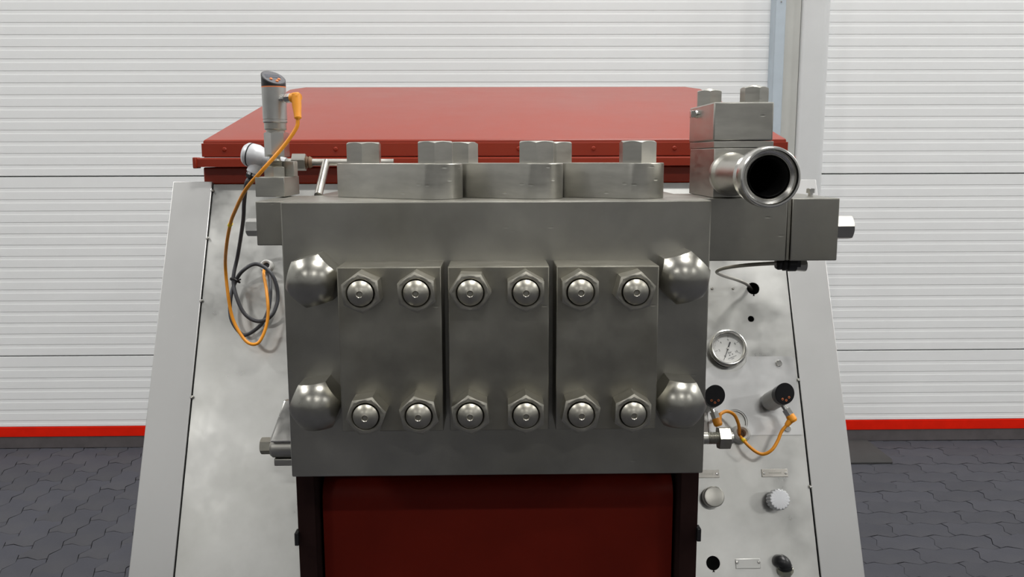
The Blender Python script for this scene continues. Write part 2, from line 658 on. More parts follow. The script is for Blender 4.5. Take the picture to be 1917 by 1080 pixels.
cab = thing('machine_cabinet', 'stainless steel machine cabinet with sloping front and control panel', 'cabinet', (0, 1.9, 0))
ZB = 0.12
vb = pv(ZB)
def oval_notch(cx, cy, r):
    pts = []
    for i in range(40):
        t = -PI / 2 + 2 * PI * (i + 0.5) / 40
        pts.append((cx + r * math.cos(t), cy + r * math.sin(t)))
    return [(cx + 0.0025, cy - r - 0.003)] + pts + [(cx - 0.0025, cy - r - 0.003)]
holes = [oval_notch(0.506, pv(0.963), 0.0125), circle(0.496, pv(0.907), 0.0062),
         oval_notch(0.3856, pv(0.498), 0.0125), circle(0.447, pv(0.726), 0.021), circle(0.4425, pv(0.8485), 0.031)]
obj('front_panel', holed_plate([(-0.575, vb), (-0.345, vb), (-0.345, pv(0.712)), (-0.301, pv(0.712)), (-0.301, 0.0), (-0.575, 0.0)], [], 0.003, MP), sheet, cab, smooth=0)
obj('front_panel', holed_plate([(0.345, vb), (0.575, vb), (0.575, 0.0), (0.301, 0.0), (0.301, pv(0.712)), (0.345, pv(0.712))], holes, 0.003, MP), sheet, cab, smooth=0)
for s in (-1, 1):
    b = B()
    x0, x1 = sorted((s * 0.577, s * 0.656))
    add_box(b, x0, x1, vb, 0.005, -0.003, 0.004, MP, bevel=0.0012)
    add_box(b, *sorted((s * 0.577, s * 0.580)), vb, 0.005, -0.03, 0.0, MP)
    obj('edge_strip', b, sheet_edge, cab)
    # side wall: follows the slope in front
    yb = 2.6
    x0, x1 = sorted((s * 0.652, s * 0.655))
    fy = lambda z: P0.y - (1.168 - z) * PV.y / PV.z
    poly = [(fy(ZB) + 0.004, ZB), (yb, ZB), (yb, 1.165), (fy(1.165) + 0.004, 1.165)]
    b = B()
    add_prism(b, poly, x0, x1, Matrix(((0, 0, 1, 0), (1, 0, 0, 0), (0, 1, 0, 0), (0, 0, 0, 1))))
    obj('side_panel', b, sheet_edge, cab)
obj('top_panel', box(-0.651, 0.651, 1.768, 2.6, 1.160, 1.1675, 0.001), sheet, cab)
obj('back_panel', box(-0.651, 0.651, 2.597, 2.6, ZB, 1.16), sheet, cab)
obj('bottom_panel', box(-0.651, 0.651, 1.30, 2.596, ZB, ZB + 0.004), sheet, cab)
ft = to_mesh(add_lathe(B(), [(0, 0), (.04, 0), (.042, .012), (.018, .022), (.018, ZB), (0, ZB)], I4, 24), 'foot', steel)
for x in (-0.56, 0.56):
    for y in (1.36, 2.5):
        place('foot', ft, cab, Matrix.Translation((x, y, 0)))
# little weld beads along the seams
wb = to_mesh(add_lathe(B(), [(0, .003), (.002, .0025), (.0035, 0)], I4, 10), 'weld_bead', bright)
for x, z in ((0.576, 0.797), (0.576, 0.617), (-0.576, 1.155), (-0.576, 1.062), (-0.576, 0.945), (-0.576, 0.775)):
    place('weld_bead', wb, cab, FR(onp(x, z, 0.003), PN))
sc = to_mesh(add_lathe(B(), [(0, .002), (.002, .0018), (.003, 0)], I4, 10), 'rivet', bright)
for x, z in ((0.4657, 0.9632), (0.4243, 0.9634)):
    place('rivet', sc, cab, FR(onp(x, z), PN))
# bolted access plate wrapping round the gauge
gx, gv = 0.4425, pv(0.8485)
arc = []
for k in range(9):
    t = math.radians(38 - k * 22)
    arc.append((gx + 0.040 * math.cos(t), gv + 0.040 * math.sin(t) - 0.002))
outer = [(0.396, pv(0.703)), (0.571, pv(0.703)), (0.5705, pv(0.836)), (0.5675, pv(0.839)), (0.4795, pv(0.839))] + [p for p in arc if p[1] < pv(0.836)] + [(0.396, gv - 0.036)]
ap = obj('access_plate', holed_plate(outer, [circle(0.447, pv(0.726) , 0.0235)], 0.0020, MP @ Matrix.Translation((0, 0, 0.0024))), sheet_new, cab, smooth=0)
bolt_head = to_mesh(add_lathe(B(), [(0, .004), (.0055, .0038), (.0062, .003), (.0062, 0)], I4, 20), 'bolt_head', bright)
for x, z in ((0.5404, 0.8261), (0.5439, 0.7133)):
    place('bolt_head', bolt_head, ap, FR(onp(x, z, 0.0024), PN))
plate_m = mat('worn_name_plate', (0.50, 0.48, 0.44), 0.42, 0.9, var=0.12, vscale=60)
# engraved maker plates above the knobs (lettering worn to marks)
for x0, x1, z0, z1 in ((0.362, 0.4092, 0.6335, 0.6462), (0.4883, 0.5368, 0.6338, 0.6468)):
    np_ = obj('name_plate', add_box(B(), x0, x1, pv(z0), pv(z1), 0.0002, 0.0022, MP, bevel=0.0005), plate_m, cab)
    for x in (x0 + 0.004, x1 - 0.004):
        place('rivet', sc, np_, FR(onp(x, (z0 + z1) / 2, 0.0020), PN))
    b = B()
    xm = (x0 + x1) / 2
    for k in range(12):
        h = random.uniform(0.0025, 0.0045)
        xx = xm - 0.011 + k * 0.002
        add_box(b, xx, xx + 0.0008, pv((z0 + z1) / 2) - h / 2, pv((z0 + z1) / 2) + h / 2, 0.0020, 0.0026, MP)
    obj('stamped_marks', b, steel, np_)
br = obj('holder_plate', add_box(B(), 0.4258, 0.4706, pv(0.489), pv(0.5042), 0.0002, 0.002, MP, bevel=0.0008), sheet, cab)
for x in (0.4285, 0.468):
    place('rivet', sc, br, FR(onp(x, 0.4985, 0.0018), PN))

# ------------------------------------------------------------------ red hood
hood = thing('hood_lid', 'red painted sloping sheet metal hood lid on top of the cabinet', 'lid', (0, 2.15, 1.168))
def hood_shell():
    b = B()
    X, Yf, Yb, Zf, Zb_ = 0.588, 1.75, 2.55, 1.257, 1.424
    top = [(-X, Yf), (X, Yf), (X, Yb - 0.05), (X - 0.035, Yb), (-X + 0.035, Yb), (-X, Yb - 0.05)]
    zz = lambda y: Zf + (y - Yf) / (Yb - Yf) * (Zb_ - Zf)
    tv = [b.verts.new((x, y, zz(y))) for x, y in top]
    bv = [b.verts.new((x, y, 1.222)) for x, y in top]
    b.faces.new(tv)
    b.faces.new(list(reversed(bv)))
    for i in range(6):
        j = (i + 1) % 6
        b.faces.new((tv[i], bv[i], bv[j], tv[j]))
    bmesh.ops.recalc_face_normals(b, faces=b.faces)
    es = [e for e in b.edges if e.verts[0] in tv and e.verts[1] in tv]
    bmesh.ops.bevel(b, geom=es, offset=0.004, segments=3, profile=0.5, affect='EDGES')
    return b
obj('hood_shell', hood_shell(), red, hood)
obj('fold_strip', box(-0.591, 0.591, 1.7455, 1.7495, 1.2235, 1.250, 0.001), red, hood)
b = B()
add_prism(b, [(-0.604, 1.736), (0.604, 1.736), (0.604, 2.53), (0.57, 2.57), (-0.57, 2.57), (-0.604, 2.53)], 1.2035, 1.2215, bevel=0.003)
obj('drip_rim', b, red, hood)
b = box(-0.606, -0.598, 1.732, 1.76, 1.2005, 1.2225, 0.002)
obj('corner_tab', b, red, hood)
obj('base_frame', box(-0.597, 0.597, 1.767, 2.56, 1.168, 1.2025, 0.003), red, hood)
rv = to_mesh(add_lathe(B(), [(0, .003), (.003, .0026), (.0048, 0)], I4, 12), 'rivet', red)
for x in (-0.545, -0.323, 0.045, 0.196, 0.36, 0.54):
    place('rivet', rv, hood, FR((x, 1.7455, 1.238), (0, -1, 0)))

# ------------------------------------------------------------------ drive casing below the block
cas = thing('drive_casing', 'dark red drive casing with recessed guard below the pump block', 'casing', (0, 1.5, 0.12))
fo = rrect(-0.349, 0.349, 0.125, 0.705, 0.02)
fi = [(-0.319, 0.15), (0.319, 0.15), (0.319, 0.69), (-0.319, 0.69)]
MF = FR((0, 1.415, 0), (0, -1, 0), (1, 0, 0))
obj('casing_frame', holed_plate(fo, [fi], 0.10, MF), maroon, cas, smooth=0)
b = B()
prof = [(1.60, 0.13), (1.455, 0.13), (1.455, 0.615)]
for k in range(1, 9):
    t = PI - PI / 2 * k / 8
    prof.append((1.495 + 0.04 * math.cos(t), 0.615 + 0.04 * math.sin(t)))
prof.append((1.60, 0.655))
MX = Matrix(((0, 0, 1, 0), (1, 0, 0, 0), (0, 1, 0, 0), (0, 0, 0, 1)))
add_prism(b, list(reversed(prof)), -0.3135, 0.3135, MX)
obj('guard_panel', b, red_rough, cas)
obj('casing_body', box(-0.340, 0.340, 1.605, 1.75, 0.13, 0.69), red_rough, cas)
for s in (-1, 1):
    obj('latch_tab', box(*sorted((s * 0.347, s * 0.354)), 1.405, 1.425, 0.555, 0.578, 0.001), black, cas)

# ------------------------------------------------------------------ pump head
ph = thing('pump_head', 'large forged steel pump block with bolted cover plates and domed nuts', 'pump', (0, 1.3, 0.759))
blk = obj('cylinder_block', box(-0.302, 0.302, 1.2, 1.405, 0.759, 1.160, 0.002), steel, ph)
obj('rear_flange', box(-0.2985, 0.2985, 1.406, 1.745, 0.715, 1.1595, 0.002), steel, ph)

def nut_mesh(name, af, h, m, bore=0.0):
    r0 = af * 0.475
    return to_mesh(add_hex(B(), af, h, top=lambda r: h - max(0.0, r - r0) * 0.6 - max(0.0, bore + 0.0012 - r) * 0.9, bore=bore), name, m, 19)
def dome_mesh(name, r, h0, dome, m, hole=0.0):
    pr = []
    Rs = (r * r + dome * dome) / (2 * dome)
    if hole:
        zc = h0 + dome - (Rs - math.sqrt(Rs * Rs - hole * hole))
        pr = [(0, zc - hole * 0.75), (hole * 0.7, zc - hole * 0.72), (hole * 0.98, zc - hole * 0.10), (hole * 1.1, zc)]
    else:
        pr = [(0, h0 + dome)]
    a0 = math.asin(min(1, hole * 1.25 / Rs)) if hole else 0
    a1 = math.asin(r / Rs)
    for k in range(1 if not hole else 0, 9):
        a = a0 + (a1 - a0) * k / 8
        pr.append((Rs * math.sin(a), h0 + dome - Rs + Rs * math.cos(a)))
    pr += [(r, 0), (0, 0)]
    return to_mesh(add_lathe(B(), pr, I4, 36), name, m, 35)

front_nut = nut_mesh('hex_nut', 0.0475, 0.034, steel_nut, 0.0183)
front_stud = dome_mesh('stud_end', 0.0168, 0.035, 0.008, steel_nut, 0.0040)
rots = [[96, 94, 70, 103], [58, 90, 96, 90], [90, 75, 78, 88]]
cx = [(-0.2133, -0.0746), (-0.066, 0.0697), (0.0791, 0.2169)]
nx = [((-0.1774, -0.1053), (-0.1753, -0.1051)), ((-0.0351, 0.0373), (-0.0368, 0.0372)), ((0.1085, 0.1805), (0.1107, 0.1802))]
for i in range(3):
    fc = obj('front_cover', box(cx[i][0], cx[i][1], 1.13, 1.1995, 0.850, 1.0768, 0.0016), steel_plate, ph)
    k = 0
    for zi, z in enumerate((1.0468, 0.8817)):
        for x in nx[i][zi]:
            M = FR((x, 1.13, z), (0, -1, 0), (1, 0, 0)) @ Matrix.Rotation(math.radians(rots[i][k]), 4, 'Z')
            place('hex_nut', front_nut, fc, M)
            place('stud_end', front_stud, fc, M)
            k += 1

def cap_bm():
    Rs, zc = 0.0415, 0.024
    return add_hex(B(), 0.066, 0.06, top=lambda r: zc + math.sqrt(max(1e-6, Rs * Rs - r * r)), n=60)
cap_mesh = to_mesh(cap_bm(), 'cap_nut', steel_nut, 24)
cap_mat = mat('polished_cap_steel', (0.42, 0.41, 0.37), 0.31, 1.0, var=0.08, vscale=30, rvar=0.06,
              stain=(0.26, 0.25, 0.22), stain_scale=25, stain_amt=0.4)
cap_mesh.materials[0] = cap_mat
for (x, z), a in zip(((-0.2525, 1.0543), (0.2565, 1.0560), (-0.2545, 0.8779), (0.2560, 0.8768)), (76, 76, 67, 114)):
    place('cap_nut', cap_mesh, ph, FR((x, 1.2, z), (0, -1, 0), (1, 0, 0)) @ Matrix.Rotation(math.radians(a), 4, 'Z'))

cn = [o for o in bpy.data.objects if o.name.startswith('cap_nut')][0]
dv = Vector((-0.16, -1.0, 0.10)).normalized()
ctr = Vector((-0.2525, 1.2 - 0.024, 1.0543))
mk = obj('stamped_number', add_text(B(), '16', 0.0085, FR(ctr + dv * 0.0413, dv, (1, 0, 0.25)), 0.0004), steel_plate, cn, smooth=0)
# oval valve covers on top, lying diagonally
top_nut = nut_mesh('hex_nut', 0.0500, 0.0325, steel_light)
def oval(ax, ay, bx, by, r):
    d = Vector((bx - ax, by - ay)).normalized()
    nrm = Vector((d.y, -d.x))                       # towards the front left
    if nrm.y > 0:
        nrm = -nrm
    pts = []
    # sharp left corner where the front flank meets the end
    fa = Vector((ax, ay)) + nrm * r
    t = ((ax - r) - fa.x) / d.x
    pts.append(tuple(fa + d * t))
    a0 = math.atan2(nrm.y, nrm.x)
    for k in range(13):
        a = a0 + (0 - a0) * k / 12
        pts.append((bx + r * math.cos(a), by + r * math.sin(a)))
    fb = Vector((bx, by)) - nrm * r
    t = ((bx + r) - fb.x) / d.x
    pts.append(tuple(fb + d * t))
    a0 = math.atan2(-nrm.y, -nrm.x)
    for k in range(13):
        a = a0 + (PI - a0) * k / 12
        pts.append((ax + r * math.cos(a), ay + r * math.sin(a)))
    return pts
for i in range(3):
    dx = i * 0.1505
    ax, ay, bx, by = -0.2085 + dx, 1.365, -0.0905 + dx, 1.287
    tc = obj('valve_cover', add_prism(B(), oval(ax, ay, bx, by, 0.0390), 1.1605, 1.2120, bevel=0.0015), steel_light, ph)
    for (x, y), a in zip(((ax, ay), (bx, by)), ((92, 91), (60, 85), (90, 92))[i]):
        place('hex_nut', top_nut, tc, Matrix.Translation((x, y, 1.212)) @ Matrix.Rotation(math.radians(a), 4, 'Z'))

# outlet block on the left end with its plug bolt
obj('end_block', box(-0.341, -0.3025, 1.217, 1.40, 1.0975, 1.160, 0.0015), steel, ph)
pb = obj('plug_bolt', add_hex(B(), 0.0225, 0.0225, FR((-0.341, 1.25, 1.121), (-1, 0, 0), (0, 0, 1)), rot=0.2), bright, ph)
# clamp lug and bolts low at both sides
b = B()
add_lathe(b, [(0, .078), (.0145, .078), (.0175, .074), (.0175, 0), (0, 0)], FR((-0.3025, 1.385, 0.741), (-1, 0, 0)), 28)
obj('clamp_boss', b, steel_light, ph)
b = B()
vv = [b.verts.new(p) for p in ((-0.378, 1.360, 0.757), (-0.303, 1.360, 0.757), (-0.303, 1.402, 0.757), (-0.378, 1.402, 0.757),
                              (-0.3575, 1.390, 0.820), (-0.303, 1.390, 0.820), (-0.303, 1.402, 0.820), (-0.3575, 1.402, 0.820))]
for f in ((0, 3, 2, 1), (4, 5, 6, 7), (0, 1, 5, 4), (1, 2, 6, 5), (2, 3, 7, 6), (3, 0, 4, 7)):
    b.faces.new([vv[k] for k in f])
bmesh.ops.bevel(b, geom=b.edges[:], offset=0.003, segments=2, profile=0.5, affect='EDGES')
obj('clamp_fin', b, bright, ph)
obj('clamp_bolt', add_hex(B(), 0.0245, 0.017, FR((-0.3805, 1.385, 0.7435), (-1, 0, 0), (0, 0, 1)), rot=0.25), steel_nut, ph)
obj('clamp_foot', box(-0.375, -0.303, 1.375, 1.40, 0.711, 0.7235, 0.002), steel_light, ph)
b = B()
pr = [(0, 0), (.0098, 0), (.0098, .043)]
z = .043
while z < .062:
    pr += [(.0102, z + .0006), (.0086, z + .0018)]
    z += .0024
pr += [(.0095, .085), (0, .085)]
add_lathe(b, pr, FR((0.302, 1.35, 0.762), (1, 0, 0)), 22)
tb = obj('threaded_stud', b, steel_light, ph)
obj('stud_nut', add_hex(B(), 0.0335, 0.0195, FR((0.3625, 1.35, 0.762), (1, 0, 0), (0, 0, 1)), rot=0.3, top=lambda r: 0.0195 - max(0, r - 0.0158) * 0.5), steel_nut, tb)
obj('side_plug', add_hex(B(), 0.024, 0.030, FR((0.302, 1.35, 0.8045), (1, 0, 0), (0, 0, 1)), rot=0.1), bright, ph)

# ------------------------------------------------------------------ homogenizing valve on the right
hv = thing('valve_housing', 'stacked steel valve blocks with open pipe stub, right of the pump block', 'valve', (0.40, 1.36, 1.063))
obj('side_block', box(0.3025, 0.4405, 1.29, 1.46, 1.0632, 1.1585, 0.0015), steel, hv)
obj('spacer_ring', box(0.4415, 0.4465, 1.292, 1.46, 1.0635, 1.158, 0.0008), steel_plate, hv)
obj('end_block', box(0.4475, 0.5195, 1.29, 1.46, 1.063, 1.158, 0.0015), steel, hv)
obj('valve_body', box(0.3285, 0.4195, 1.30, 1.4625, 1.159, 1.2333, 0.0012), steel_light, hv)
obj('gasket_plate', box(0.3275, 0.4180, 1.30, 1.4625, 1.2340, 1.2436, 0.0006), steel_light, hv)
obj('valve_cap', box(0.3260, 0.4165, 1.30, 1.4625, 1.2443, 1.3014, 0.0022), steel_light, hv)
vn = nut_mesh('hex_nut', 0.0375, 0.0255, steel_light)
vs_ = dome_mesh('stud_end', 0.0115, 0.0255, 0.0045, bright)
for x, y, a in ((0.3475, 1.42, 80), (0.4005, 1.35, 35)):
    M = Matrix.Translation((x, y, 1.3014)) @ Matrix.Rotation(math.radians(a), 4, 'Z')
    place('hex_nut', vn, hv, M)
    place('stud_end', vs_, hv, M)
b = B()
add_lathe(b, [(0, 0), (.0065, 0), (.0065, .004), (0, .004)], FR((0.3260, 1.405, 1.289), (-1, 0, 0)), 16)
add_box(b, 0.314, 0.3225, 1.400, 1.411, 1.2835, 1.2945, bevel=0.0008)
obj('square_plug', b, bright, hv)
# pipe stub with threaded dairy ferrule
PXc, PZc = 0.3526, 1.1942
MPp = FR((PXc, 1.30, PZc), (0, -1, 0), (1, 0, 0))
b = add_lathe(B(), [(.0255, 0.0), (.0315, 0.0), (.0325, .006), (.0325, .016), (.0300, .020), (.0285, .024), (.0278, .12), (.0262, .12), (.0255, .10)], MPp, 56, close=True)
pp_ = obj('pipe_stub', b, steel_light, hv)
fer = [(.0262, .12), (.0278, .118), (.0290, .125), (.0345, .150)]
z = .150
for k in range(7):
    fer += [(.0362, z + .0012), (.0350, z + .0030)]
    z += .0034
fer += [(.0385, .176), (.0398, .179), (.0398, .194), (.0390, .198), (.0376, .1995), (.0356, .1995), (.0346, .197), (.0338, .189), (.0306, .187), (.0294, .1875), (.0284, .1885), (.0270, .186), (.0262, .183)]
obj('pipe_ferrule', add_lathe(B(), fer, MPp, 64, close=True), bright, hv)
obj('pipe_bore', add_lathe(B(), [(.0254, .19 - .001), (.0254, .005), (0, .004), (0, .002), (.0258, .002), (.0262, .182)], MPp, 48, close=False), blackhole, hv)
# bolts and fittings
obj('end_bolt', add_hex(B(), 0.0335, 0.029, FR((0.5195, 1.315, 1.1115), (1, 0, 0), (0, 0, 1)), rot=0.35), steel_light, hv)
b = B()
add_lathe(b, [(0, 0), (.004, 0), (.004, .006), (0, .006)], FR((0.50, 1.36, 1.158), (0, 0, 1)), 12)
add_hex(b, 0.0125, 0.0075, FR((0.50, 1.36, 1.163), (0, 0, 1)))
obj('cap_screw', b, bright, hv)
b = B()
add_lathe(b, [(0, 0), (.0075, 0), (.010, .004), (.010, .008), (.0085, .009), (.0115, .012), (.0115, .016), (.0095, .017), (.0125, .020), (.0125, .032), (0, .032)], FR((0.452, 1.37, 1.0485), (1, 0, 0)), 24)
add_box(b, 0.478, 0.490, 1.36, 1.38, 1.044, 1.064)
hf = obj('hose_fitting', b, black, hv)
obj('fitting_nut', add_hex(B(), 0.0165, 0.018, FR((0.484, 1.37, 1.046), (1, 0, -0.08), (0, 0, 1)), rot=0.25), steel_light, hf)

CAP = [(0.4486, 1.37, 1.0492), (0.4158, 1.4, 1.043), (0.3939, 1.45, 1.0322), (0.388, 1.49, 1.0205), (0.4083, 1.53, 1.0082), (0.4609, 1.6176, 0.9866), (0.4879, 1.6449, 0.9741), (0.5088, 1.6814, 0.9578)]
tag(obj('capillary_pipe', add_tube(B(), spline([(0.456, 1.37, 1.0488)] + CAP), 0.0032, 10), tube_steel),
    'thin bent steel capillary pipe running from the valve blocks into a panel hole', 'pipe')

# ------------------------------------------------------------------ pressure transmitter on the left
SX, SY = -0.3490, 1.38
tr = thing('pressure_transmitter', 'upright steel pressure transmitter with black slanted display head, left of the hood', 'sensor', (SX, SY, 1.16))
obj('base_block', box(-0.3713, -0.3265, 1.33, 1.43, 1.1615, 1.1915, 0.001), steel_light, tr)
obj('lower_nut', add_hex(B(), 0.030, 0.0155, Matrix.Translation((SX - 0.002, SY - 0.01, 1.1915)), rot=math.radians(100)), steel_light, tr)
b = B()
add_box(b, -0.345, -0.3235, 1.385, 1.41, 1.1915, 1.2155, bevel=0.001)
obj('side_lug', b, steel_light, tr)
pr = [(0, 0), (.0105, 0)]
z = .001
while z < .011:
    pr += [(.0112, z), (.0095, z + .001)]
    z += .002
pr += [(.0085, .013), (.0085, .016), (0.013, .0165), (.013, .0195), (0, .0195)]
obj('thread', add_lathe(B(), pr, Matrix.Translation((SX - 0.001, SY - 0.008, 1.2065)), 24), steel_nut, tr)
obj('hex_adapter', add_hex(B(), 0.0335, 0.0385, Matrix.Translation((SX + 0.001, SY, 1.2225)), rot=math.radians(78)), bright, tr)
b = B()
add_lathe(b, [(0, 0), (.0145, 0), (.0145, .003), (.0165, .004), (.0172, .0055), (.0172, .0145), (.0160, .016), (0, .016)], Matrix.Translation((SX, SY, 1.2605)), 36)
obj('knurled_collar', b, steel_light, tr)
sensor_steel = mat('satin_sensor_steel', (0.50, 0.50, 0.485), 0.38, 1.0, var=0.08, vscale=40, rvar=0.05)
obj('sensor_body', add_lathe(B(), [(0, 0), (.0180, 0), (.0186, .001), (.0186, .0035), (.0178, .0042), (.0178, .0048), (.0186, .0055), (.0186, .054), (0, .054)], Matrix.Translation((SX, SY, 1.2755)), 44), sensor_steel, tr)
obj('orange_ring', add_lathe(B(), [(0, 0), (.0187, 0), (.0187, .0016), (0, .0016)], Matrix.Translation((SX, SY, 1.3296)), 44), orange_btn, tr)

def slant_head(o, zdir, xdir, r, h_lo, h_hi, curve=0.0, n=48):
    """round head whose top is a slanted face: low towards local +X, high towards -X. returns (shell, face frame)"""
    M = FR(o, zdir, xdir)
    bm = B()
    f = lambda x: h_lo + (h_hi - h_lo) * (0.5 - x / (2 * r))
    base = [bm.verts.new(M @ Vector((r * math.cos(2 * PI * i / n), r * math.sin(2 * PI * i / n), 0))) for i in range(n)]
    topv = [bm.verts.new(M @ Vector((r * math.cos(2 * PI * i / n), r * math.sin(2 * PI * i / n), f(r * math.cos(2 * PI * i / n))))) for i in range(n)]
    for i in range(n):
        j = (i + 1) % n
        bm.faces.new((base[i], base[j], topv[j], topv[i]))
    bm.faces.new(topv)
    bm.faces.new(list(reversed(base)))
    c = M @ Vector((0, 0, f(0)))
    nrm = (M.to_3x3() @ Vector(((h_hi - h_lo), 0, 2 * r))).normalized()
    xa = (M.to_3x3() @ Vector((2 * r, 0, -(h_hi - h_lo)))).normalized()
    return bm, FR(c, nrm, xa)

# the display face looks up, to the right and to the front
hd, MFc = slant_head((SX, SY, 1.3312), (0, 0, 1), (0.62, -0.78, 0), 0.0187, 0.002, 0.0255)
head = obj('display_head', hd, black, tr)
b = B()
ell = lambda rx, ry, n=40: [(rx * math.cos(2 * PI * i / n), ry * math.sin(2 * PI * i / n)) for i in range(n)]
rl = math.hypot(0.0187, 0.0215 / 2)
fcp = obj('display_face', add_prism(B(), ell(rl * 0.95, 0.0187 * 0.93), 0.0, 0.0006, MFc), darkgrey, head)
obj('display_window', add_prism(B(), [(-0.0085, -0.0115), (0.001, -0.0125), (0.001, 0.0125), (-0.0085, 0.0115)], 0.0006, 0.0010, MFc), screen_m, head)
for u, v in ((0.0065, -0.0065), (0.0065, 0.0065), (0.0125, 0.001)):
    obj('button', add_lathe(B(), [(0, .0020), (.0020, .0018), (.0024, .0008), (.0024, 0)], MFc @ Matrix.Translation((u, v, 0.0005)), 16), orange_btn, head)
# connector nipple and coupling nut
cdir = Vector((0.86, -0.42, 0.05))
c0 = Vector((SX + 0.0135, SY - 0.0115, 1.3115))
b = B()
add_lathe(b, [(0, -.004), (.0052, -.004), (.0052, .003), (.0062, .004), (.0062, .008), (.0048, .009), (.0048, .014), (0, .014)], FR(c0, cdir), 20)
nip = obj('connector_nipple', b, bright, tr)
obj('coupling_nut', add_hex(B(), 0.0125, 0.011, FR(c0 + cdir.normalized() * 0.010, cdir, (0, 0, 1)), rot=0.3), bright, tr)

# orange cable with its angled plug
ORANGE_L = [(-0.3045, 1.3423, 1.2802), (-0.3075, 1.3405, 1.2657), (-0.3273, 1.335, 1.2374), (-0.3602, 1.33, 1.201), (-0.3948, 1.36, 1.1715), (-0.4315, 1.42, 1.1344), (-0.4529, 1.46, 1.1094), (-0.4801, 1.52, 1.067), (-0.5094, 1.5997, 1.0188), (-0.5046, 1.5932, 0.9589), (-0.4953, 1.5854, 0.9195), (-0.4762, 1.5761, 0.8886), (-0.4603, 1.5708, 0.8774), (-0.4457, 1.5725, 0.881), (-0.4357, 1.5836, 0.9041), (-0.433, 1.5971, 0.9323), (-0.4404, 1.6205, 0.9695), (-0.4508, 1.6448, 0.9971), (-0.4590, 1.6790, 1.0040)]
oc = thing('sensor_cable', 'long orange cable hanging from the upright transmitter in a loop', 'cable', (-0.45, 1.5, 0.87))
obj('cable', add_tube(B(), spline(ORANGE_L, 7), 0.0030, 12), orange, oc)
pc = c0 + cdir.normalized() * 0.0295
b = B()
add_tube(b, [pc - cdir.normalized() * 0.0095, pc - cdir.normalized() * 0.004, pc + cdir.normalized() * 0.004, pc + cdir.normalized() * 0.0068], [.0070, .0078, .0078, .0060], 20)
bot = Vector(ORANGE_L[0])
add_tube(b, [pc + Vector((0, 0, 0.0072)), pc + Vector((0, 0, 0.004)), pc.lerp(bot, 0.35), pc.lerp(bot, 0.75), bot + Vector((0, 0, .001)), bot], [.0045, .0074, .0072, .0058, .0055, .0045], 18)
obj('angle_plug', b, orange, oc)
obj('cable_tag', add_tube(B(), [Vector((-0.4510, 1.4575, 1.1115)), Vector((-0.4548, 1.4625, 1.1073))], 0.0038, 14), yellow, oc)

# temperature probe head behind the transmitter
tp = thing('temperature_probe', 'white cast temperature probe head with screw cap behind the transmitter', 'sensor', (-0.41, 1.5, 1.19))
pdir = Vector((0.93, -0.20, -0.20)).normalized()
Mh = FR(Vector((-0.4300, 1.512, 1.2265)), pdir)
obj('probe_cap', add_lathe(B(), [(0, -.010), (.010, -.0095), (.017, -.007), (.0205, -.002), (.021, .003), (0, .003)], Mh, 36), alu, tp)
obj('cap_seal', add_lathe(B(), [(0, .003), (.0212, .003), (.0212, .0052), (0, .0052)], Mh, 36), black, tp)
obj('probe_housing', add_lathe(B(), [(0, .0052), (.0208, .0052), (.0205, .016), (.0175, .024), (.0125, .031), (.0115, .040), (.009, .041), (.009, .070), (0, .070)], Mh, 36), alu, tp)
gl = obj('cable_gland', add_lathe(B(), [(0, 0), (.0105, 0), (.0105, .016), (.0085, .0165), (.0085, .021), (0, .021)], FR((-0.4170, 1.505, 1.2105), (-0.42, -0.05, -0.90)), 22), alu, tp)
obj('gland_nut', add_hex(B(), 0.0155, 0.010, FR((-0.4240, 1.504, 1.1955), (-0.42, -0.05, -0.90)), rot=0.3), black, tp)
GREY_L = [(-0.4280, 1.5035, 1.1880), (-0.4340, 1.5, 1.1757), (-0.4482, 1.53, 1.1419), (-0.4606, 1.56, 1.1066), (-0.4978, 1.6417, 1.0369), (-0.5074, 1.6379, 0.9943), (-0.4996, 1.6224, 0.9621), (-0.4818, 1.6116, 0.9279), (-0.4553, 1.605, 0.914), (-0.4308, 1.6096, 0.9236), (-0.4206, 1.6248, 0.9555), (-0.4295, 1.6286, 0.9981), (-0.461, 1.6388, 1.0193), (-0.4869, 1.6333, 1.0078), (-0.5058, 1.64, 0.9825), (-0.5115, 1.6258, 0.9529), (-0.5078, 1.6123, 0.9179), (-0.4902, 1.6054, 0.8918), (-0.4765, 1.6061, 0.8886), (-0.4532, 1.6163, 0.9052), (-0.4411, 1.629, 0.9317), (-0.4399, 1.647, 0.9694), (-0.4500, 1.6790, 1.0020)]
gc = thing('probe_cable', 'dark grey cable coiled into a loop in front of the left panel', 'cable', (-0.47, 1.6, 0.88))
obj('cable', add_tube(B(), spline(GREY_L, 7), 0.0036, 12), cable_grey, gc)
b = B()
add_tube(b, spline([(-0.512, 1.636, 0.991), (-0.508, 1.630, 0.9935), (-0.498, 1.628, 0.989), (-0.495, 1.634, 0.985), (-0.502, 1.645, 0.985), (-0.511, 1.643, 0.988), (-0.512, 1.636, 0.991)], 4), 0.0022, 8)
add_tube(b, [(-0.497, 1.629, 0.989), (-0.490, 1.625, 0.992)], 0.0016, 6)
obj('cable_tie', b, black, gc)
gr = thing('cable_grommet', 'round grey grommet where the looped cables enter the left panel', 'grommet', (-0.4545, 1.68, 1.0))
obj('ring', add_lathe(B(), [(.0065, 0), (.0125, 0), (.0135, .003), (.0120, .009), (.0095, .0105), (.0070, .009), (.0062, .003)], FR(onp(-0.4545, 1.0085, -0.0005), PN), 30, close=True), white_plastic, gr)
obj('core', add_lathe(B(), [(0, .0045), (.0066, .004), (.0066, 0), (0, 0)], FR(onp(-0.4545, 1.0085, 0.0005), PN), 20), black, gr)

